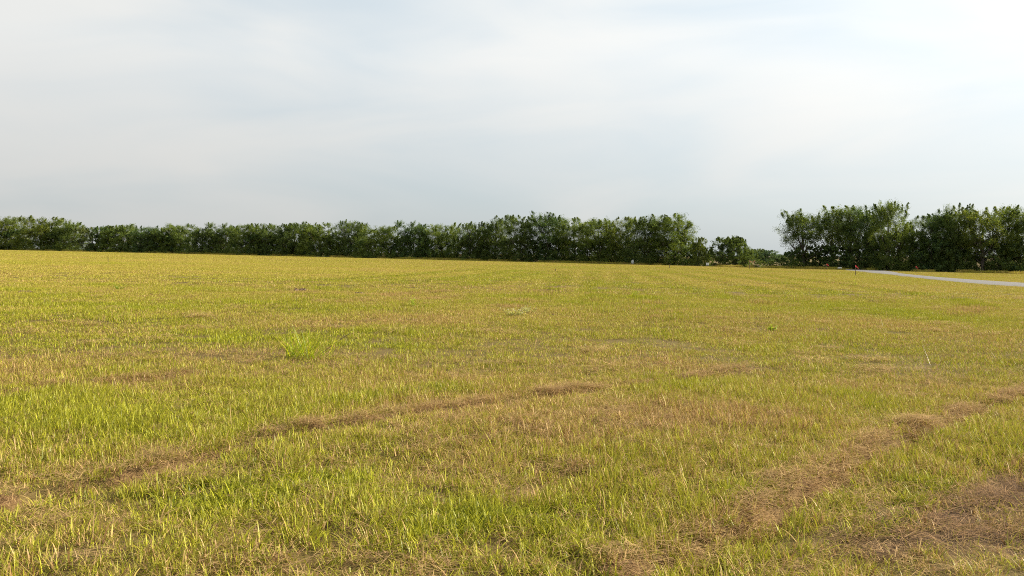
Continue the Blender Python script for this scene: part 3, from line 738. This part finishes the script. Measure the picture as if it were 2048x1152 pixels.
for i, (px, hp, where) in enumerate(UND):
    base = 498 + 0.0244 * px
    plant('shrub', 'shrub', px, base - hp * 1.15, 70 + hp * 0.4, ('bush0', 'bush1', 'bush2')[i % 3], 'dark undergrowth shrub ' + where, 'undergrowth shrubs along the tree stands', back=5.5 + i % 3, tint=(D_, N_)[i % 2])

# ------------------------------------------------------------------ tall grass tufts and weeds
def blade_mesh(h, w, lean, curl, twist, seed, seg=6):
    g = np.random.default_rng(seed); V = []; p = np.zeros(3); R = g.random()
    for k in range(seg + 1):
        t = k / seg; a = lean + curl * t * t
        if k: p = p + np.array([math.sin(a), 0, math.cos(a)]) * h / seg
        wk = w * (0.55 + 0.45 * min(1, 4 * t)) * (1 - t ** 2.2) * 0.5 + 0.0006
        V += [p + [0, -wk, wk * 0.25], p + [0, 0, 0], p + [0, wk, wk * 0.25]]
    F = []
    for k in range(seg):
        b = 3 * k; F += [[b, b + 1, b + 4, b + 3], [b + 1, b + 2, b + 5, b + 4]]
    return mesh_np('blade', np.array(V), np.array(F), {'rnd': np.full(len(V), R)}, M['tuft'], True)
BL = [blade_mesh(1.0, 0.020, 0.02 + 0.04 * i, 0.15 + 0.17 * i, 0, 900 + i) for i in range(5)]
def tuft(px, py, n, h, drift, label, seed):
    x, y = at(px, py); g = random.Random(seed); r = empty('grass_tuft', (x, y, float(height(x, y)) - 0.02)); tag(r, label, 'grass tuft', None)
    for i in range(n):
        b = link('blade', BL[g.randrange(5)], r); rr = 0.22 * math.sqrt(g.random()); a = g.uniform(0, 6.283)
        b.location = (rr * math.cos(a), rr * math.sin(a), 0); hh = h * g.uniform(0.4, 1.0)
        b.rotation_euler = (0, drift * g.uniform(0.3, 1.6), g.gauss(0, 0.9) if g.random() < 0.75 else g.uniform(0, 6.283)); b.scale = (hh, hh * 1.1, hh)
        k = g.uniform(0.85, 1.2); b.color = (k, k, 1, 1)
tuft(596, 716, 110, 0.66, 0.45, 'large tuft of tall bright green grass standing out of the field', 1)
tuft(634, 716, 50, 0.62, 0.8, 'smaller tuft of tall grass leaning right beside the large tuft', 2)
tuft(549, 728, 8, 0.20, 0.2, 'short bright grass tuft just left of the large tuft', 3)
def stalk(px, py, h, lean, az, label):
    x, y = at(px, py); mb = MB(); P = [np.array([math.sin(lean) * s * h * math.cos(az), math.sin(lean) * s * h * math.sin(az), math.cos(lean) * s * h + 0.015 * math.sin(3 * s)]) for s in np.linspace(0, 1, 7)]
    mb.tube(P, [0.004, 0.004, 0.0035, 0.003, 0.003, 0.006, 0.002], 5)
    tag(mb.build('grass_stalk', M['wood']), label, 'stalk').location = (x, y, float(height(x, y)) - 0.01)
stalk(634, 712, 0.66, 0.95, 0.0, 'long dark grass stalk leaning far right from the smaller tuft')
stalk(1519, 646, 0.42, 0.05, 0.0, 'single thin upright dry stalk in the right middle of the field')

def weed(name, px, py, h, spread, n, mat, label, seed, flowers=False, tint=(1, 1, 1)):
    x, y = at(px, py); g = np.random.default_rng(seed); r = empty(name, (x, y, float(height(x, y)) - 0.01)); mb = MB(); cen = []
    for i in range(n):
        a = g.random() * 6.283; e = np.array([math.cos(a) * spread * g.random(), math.sin(a) * spread * g.random(), h * (0.5 + 0.5 * g.random())])
        mb.tube([np.array([e[0] * .2, e[1] * .2, 0]), e * [0.6, 0.6, 0.6], e], [0.006, 0.004, 0.002], 4)
        for s in (0.4, 0.6, 0.8, 1.0): cen.append(e * [s, s, s])
    cen = np.array(cen); mb.build('stem', mat, r)
    V, F, R = leaf_cloud(cen, np.full(len(cen), h * 0.34), np.tile([0, 0, 1.0], (len(cen), 1)), 5, (0.03, 0.065), g)
    l = link('leaves', mesh_np('leaves', V, F, {'rnd': R}, mat), r); l.color = (*tint, 1)
    if flowers:
        m2 = MB()
        for e in cen[3::4]:
            for k in range(2):
                q = e + g.normal(size=3) * [0.03, 0.03, 0.012] + [0, 0, 0.02]; m2.box(q, (0.012, 0.012, 0.006), g.random() * 3)
        m2.build('flowers', M['white'], r)['kind'] = 'stuff'
    tag(r, label, 'weed'); return r
weed('flowering_weed', 1030, 630, 0.20, 0.42, 14, M['pale'], 'pale grey green weed with tiny white flowers, left of a pair', 1, True)
weed('flowering_weed', 1058, 624, 0.19, 0.30, 9, M['pale'], 'pale grey green weed with tiny white flowers, right of a pair', 2, True)
weed('weed', 825, 612, 0.28, 0.12, 5, M['weed'], 'thin upright green weed left of the pale flowering weeds', 3)
weed('weed', 1268, 596, 0.34, 0.18, 6, M['weed'], 'bushy green weed in the mower tracks below the upright white board', 4, tint=(0.9, 0.9, 1))
weed('weed', 237, 580, 0.26, 0.30, 8, M['weed'], 'green weed below the lone left stake', 5, tint=(0.75, 0.75, 0.9))
weed('weed', 1542, 660, 0.12, 0.16, 6, M['weed'], 'small green weed beside the thin upright dry stalk', 6)
weed('weed', 1711, 572, 0.45, 0.12, 4, M['weed'], 'thin weed below the near pink flagged stake', 7)
weed('weed', 1522, 537, 1.0, 0.8, 10, M['weed'], 'bright leafy weed at field edge right of lone tree', 8)
weed('weed', 1742, 541, 1.2, 0.9, 10, M['weed'], 'bright yellowish weed at the edge right of near stake', 9, tint=(1.3, 1.1, 1))
weed('weed', 1876, 543, 1.1, 0.7, 10, M['weed'], 'bright leafy weed at grove edge right of the rightmost flag', 10)
weed('weed', 1800, 541, 1.0, 0.9, 10, M['weed'], 'bright leafy weed at grove edge left of the rightmost flag', 11)

def clod(px, py, w, h, label, seed):
    x, y = at(px, py); g = np.random.default_rng(seed); mb = MB()
    for i in range(9):
        c = np.array([g.normal() * w * 0.28, g.normal() * w * 0.2, 0]); r = w * (0.10 + 0.14 * g.random()); V = []; F = []; nu, nv = 8, 5
        for a in range(nv + 1):
            for b in range(nu):
                th = math.pi / 2 * a / nv; ph = 2 * math.pi * b / nu; k = 1 + 0.28 * g.normal()
                V.append(c + np.array([math.cos(th) * math.cos(ph), math.cos(th) * math.sin(ph), 0]) * r * k + [0, 0, math.sin(th) * h * (0.6 + 0.4 * g.random())])
        for a in range(nv):
            for b in range(nu): F.append([a * nu + b, a * nu + (b + 1) % nu, (a + 1) * nu + (b + 1) % nu, (a + 1) * nu + b])
        mb.add(V, F)
    o = mb.build('soil_clod', M['soil']); o.location = (x, y, float(height(x, y)) - 0.01); tag(o, label, 'soil clod', 'dark soil clods lying in the field')
clod(601, 582, 0.50, 0.13, 'dark soil clod on the dry strip, largest in the left field', 1)
clod(716, 588, 0.36, 0.09, 'small dark soil clod right of the largest one', 2)
clod(1908, 630, 0.22, 0.09, 'small dark soil clod in the field below the gravel road', 3)
clod(1742, 604, 0.30, 0.08, 'small dark soil clod below the near pink flagged stake', 4)
clod(52, 584, 0.35, 0.08, 'small dark soil clod near the left edge of the field', 5)
clod(1175, 648, 0.13, 0.05, 'small dark soil clod right of the pale flowering weeds', 6)

# ------------------------------------------------------------------ stakes, flags, boards
def stake(px, base, top, w, label, ribbon=None, rz=0.3, name='marker_stake', frac=0.0, droop=0.5, side=1):
    x, y = at(px, base); h = (base - top) / FPX * y; z = float(height(x, y))
    r = empty(name, (x, y, z)); tag(r, label, 'stake')
    m = MB(); m.box((0, 0, h / 2 - 0.06), (w, w * 0.45, h + 0.12), rz, (0.015, 0.01))
    m.add([(w * .5, 0, h), (-w * .5, 0, h), (0, 0, h + w * .8)], [[0, 1, 2]])
    m.build('stake', M['wood'], r)
    if ribbon:
        m = MB(); ln = 0.44; wd = 0.09
        for q in range(2):          # two tails of tape blown to one side
            P = []; n = 9
            for i in range(n):
                t = i / (n - 1); sx = side * (0.02 + ln * t * (0.75 - 0.2 * q)); sz = h - 0.05 - droop * ln * t * t * 1.1 - 0.10 * q * t + 0.03 * math.sin(9 * t + q)
                sy = 0.05 * math.sin(7 * t + 2 * q) + 0.03 * q; P.append((sx, sy, sz))
            for a in (0, 1):
                V = []
                for p in P: V += [(p[0], p[1] + a * 0.004, p[2]), (p[0] + 0.02, p[1] + a * 0.004 + 0.02, p[2] - wd)]
                m.add(V, [[2 * i, 2 * i + 1, 2 * i + 3, 2 * i + 2] for i in range(n - 1)])
        m.tube([(0, 0, h - 0.2), (0, 0, h - 0.02)], [w * 0.75, w * 0.75], 8)
        m.build('ribbon', ribbon, r)
    return r
stake(1711, 551.5, 530.5, 0.065, 'tall wooden stake with bright pink ribbon, nearest of the flagged stakes', M['pink'], droop=0.75)
stake(1653.5, 540.5, 527.5, 0.06, 'thin stake with pink ribbon left of the low white board', M['pink'], droop=0.6)
stake(1832, 545.5, 532.5, 0.06, 'thin stake with pink ribbon beyond the gravel road, rightmost flag', M['pink'], droop=0.9)
stake(1499, 538, 521, 0.07, 'thin stake with faded orange tape right of lone tree, left of a pair', M['orange'], droop=0.5)
stake(1509.5, 537, 521, 0.07, 'thin stake with faded orange tape right of lone tree, right of a pair', M['orange'], droop=0.6, side=-1)
stake(216, 525, 515, 0.055, 'short bare wooden stake standing alone in the left field')
stake(1339, 537, 529, 0.08, 'short bare wooden stake left of the double white board')
stake(1111, 542, 538, 0.07, 'very short dark peg below the highest tree of the treeline')
def board(px, base, top, wpx, label, panels=1):
    D = float(edge_depth(px)) - 1.0; x = (px - 1024) / FPX * D; z = float(height(x, D))
    w = wpx / FPX * D; zb = max(z + 0.25, CAM_H + math.tan(math.atan((576 - base) / FPX) - PITCH) * D); zt = CAM_H + math.tan(math.atan((576 - top) / FPX) - PITCH) * D
    r = empty('white_board', (x, D, z)); tag(r, label, 'sign board')
    for s in (-0.35, 0.35):
        m = MB(); m.box((s * w, 0.045, (zb - z + 0.05) / 2 - 0.1), (0.05, 0.05, zb - z + 0.25)); m.build('post', M['wood'], r)
    for i in range(panels):
        pw = w / panels * (0.9 if panels > 1 else 1); m = MB()
        m.box(((i - (panels - 1) / 2) * w / panels, 0, (zb + zt) / 2 - z), (pw, 0.03, zt - zb)); m.build('panel', M['white'], r)
board(1265, 527, 520, 5, 'small upright white board at the foot of the long treeline')
board(1415, 530.5, 525.5, 6, 'small double white board right of the long treeline', 2)
board(1679.5, 538.5, 534.5, 8, 'small low white board at the foot of the right hand grove')
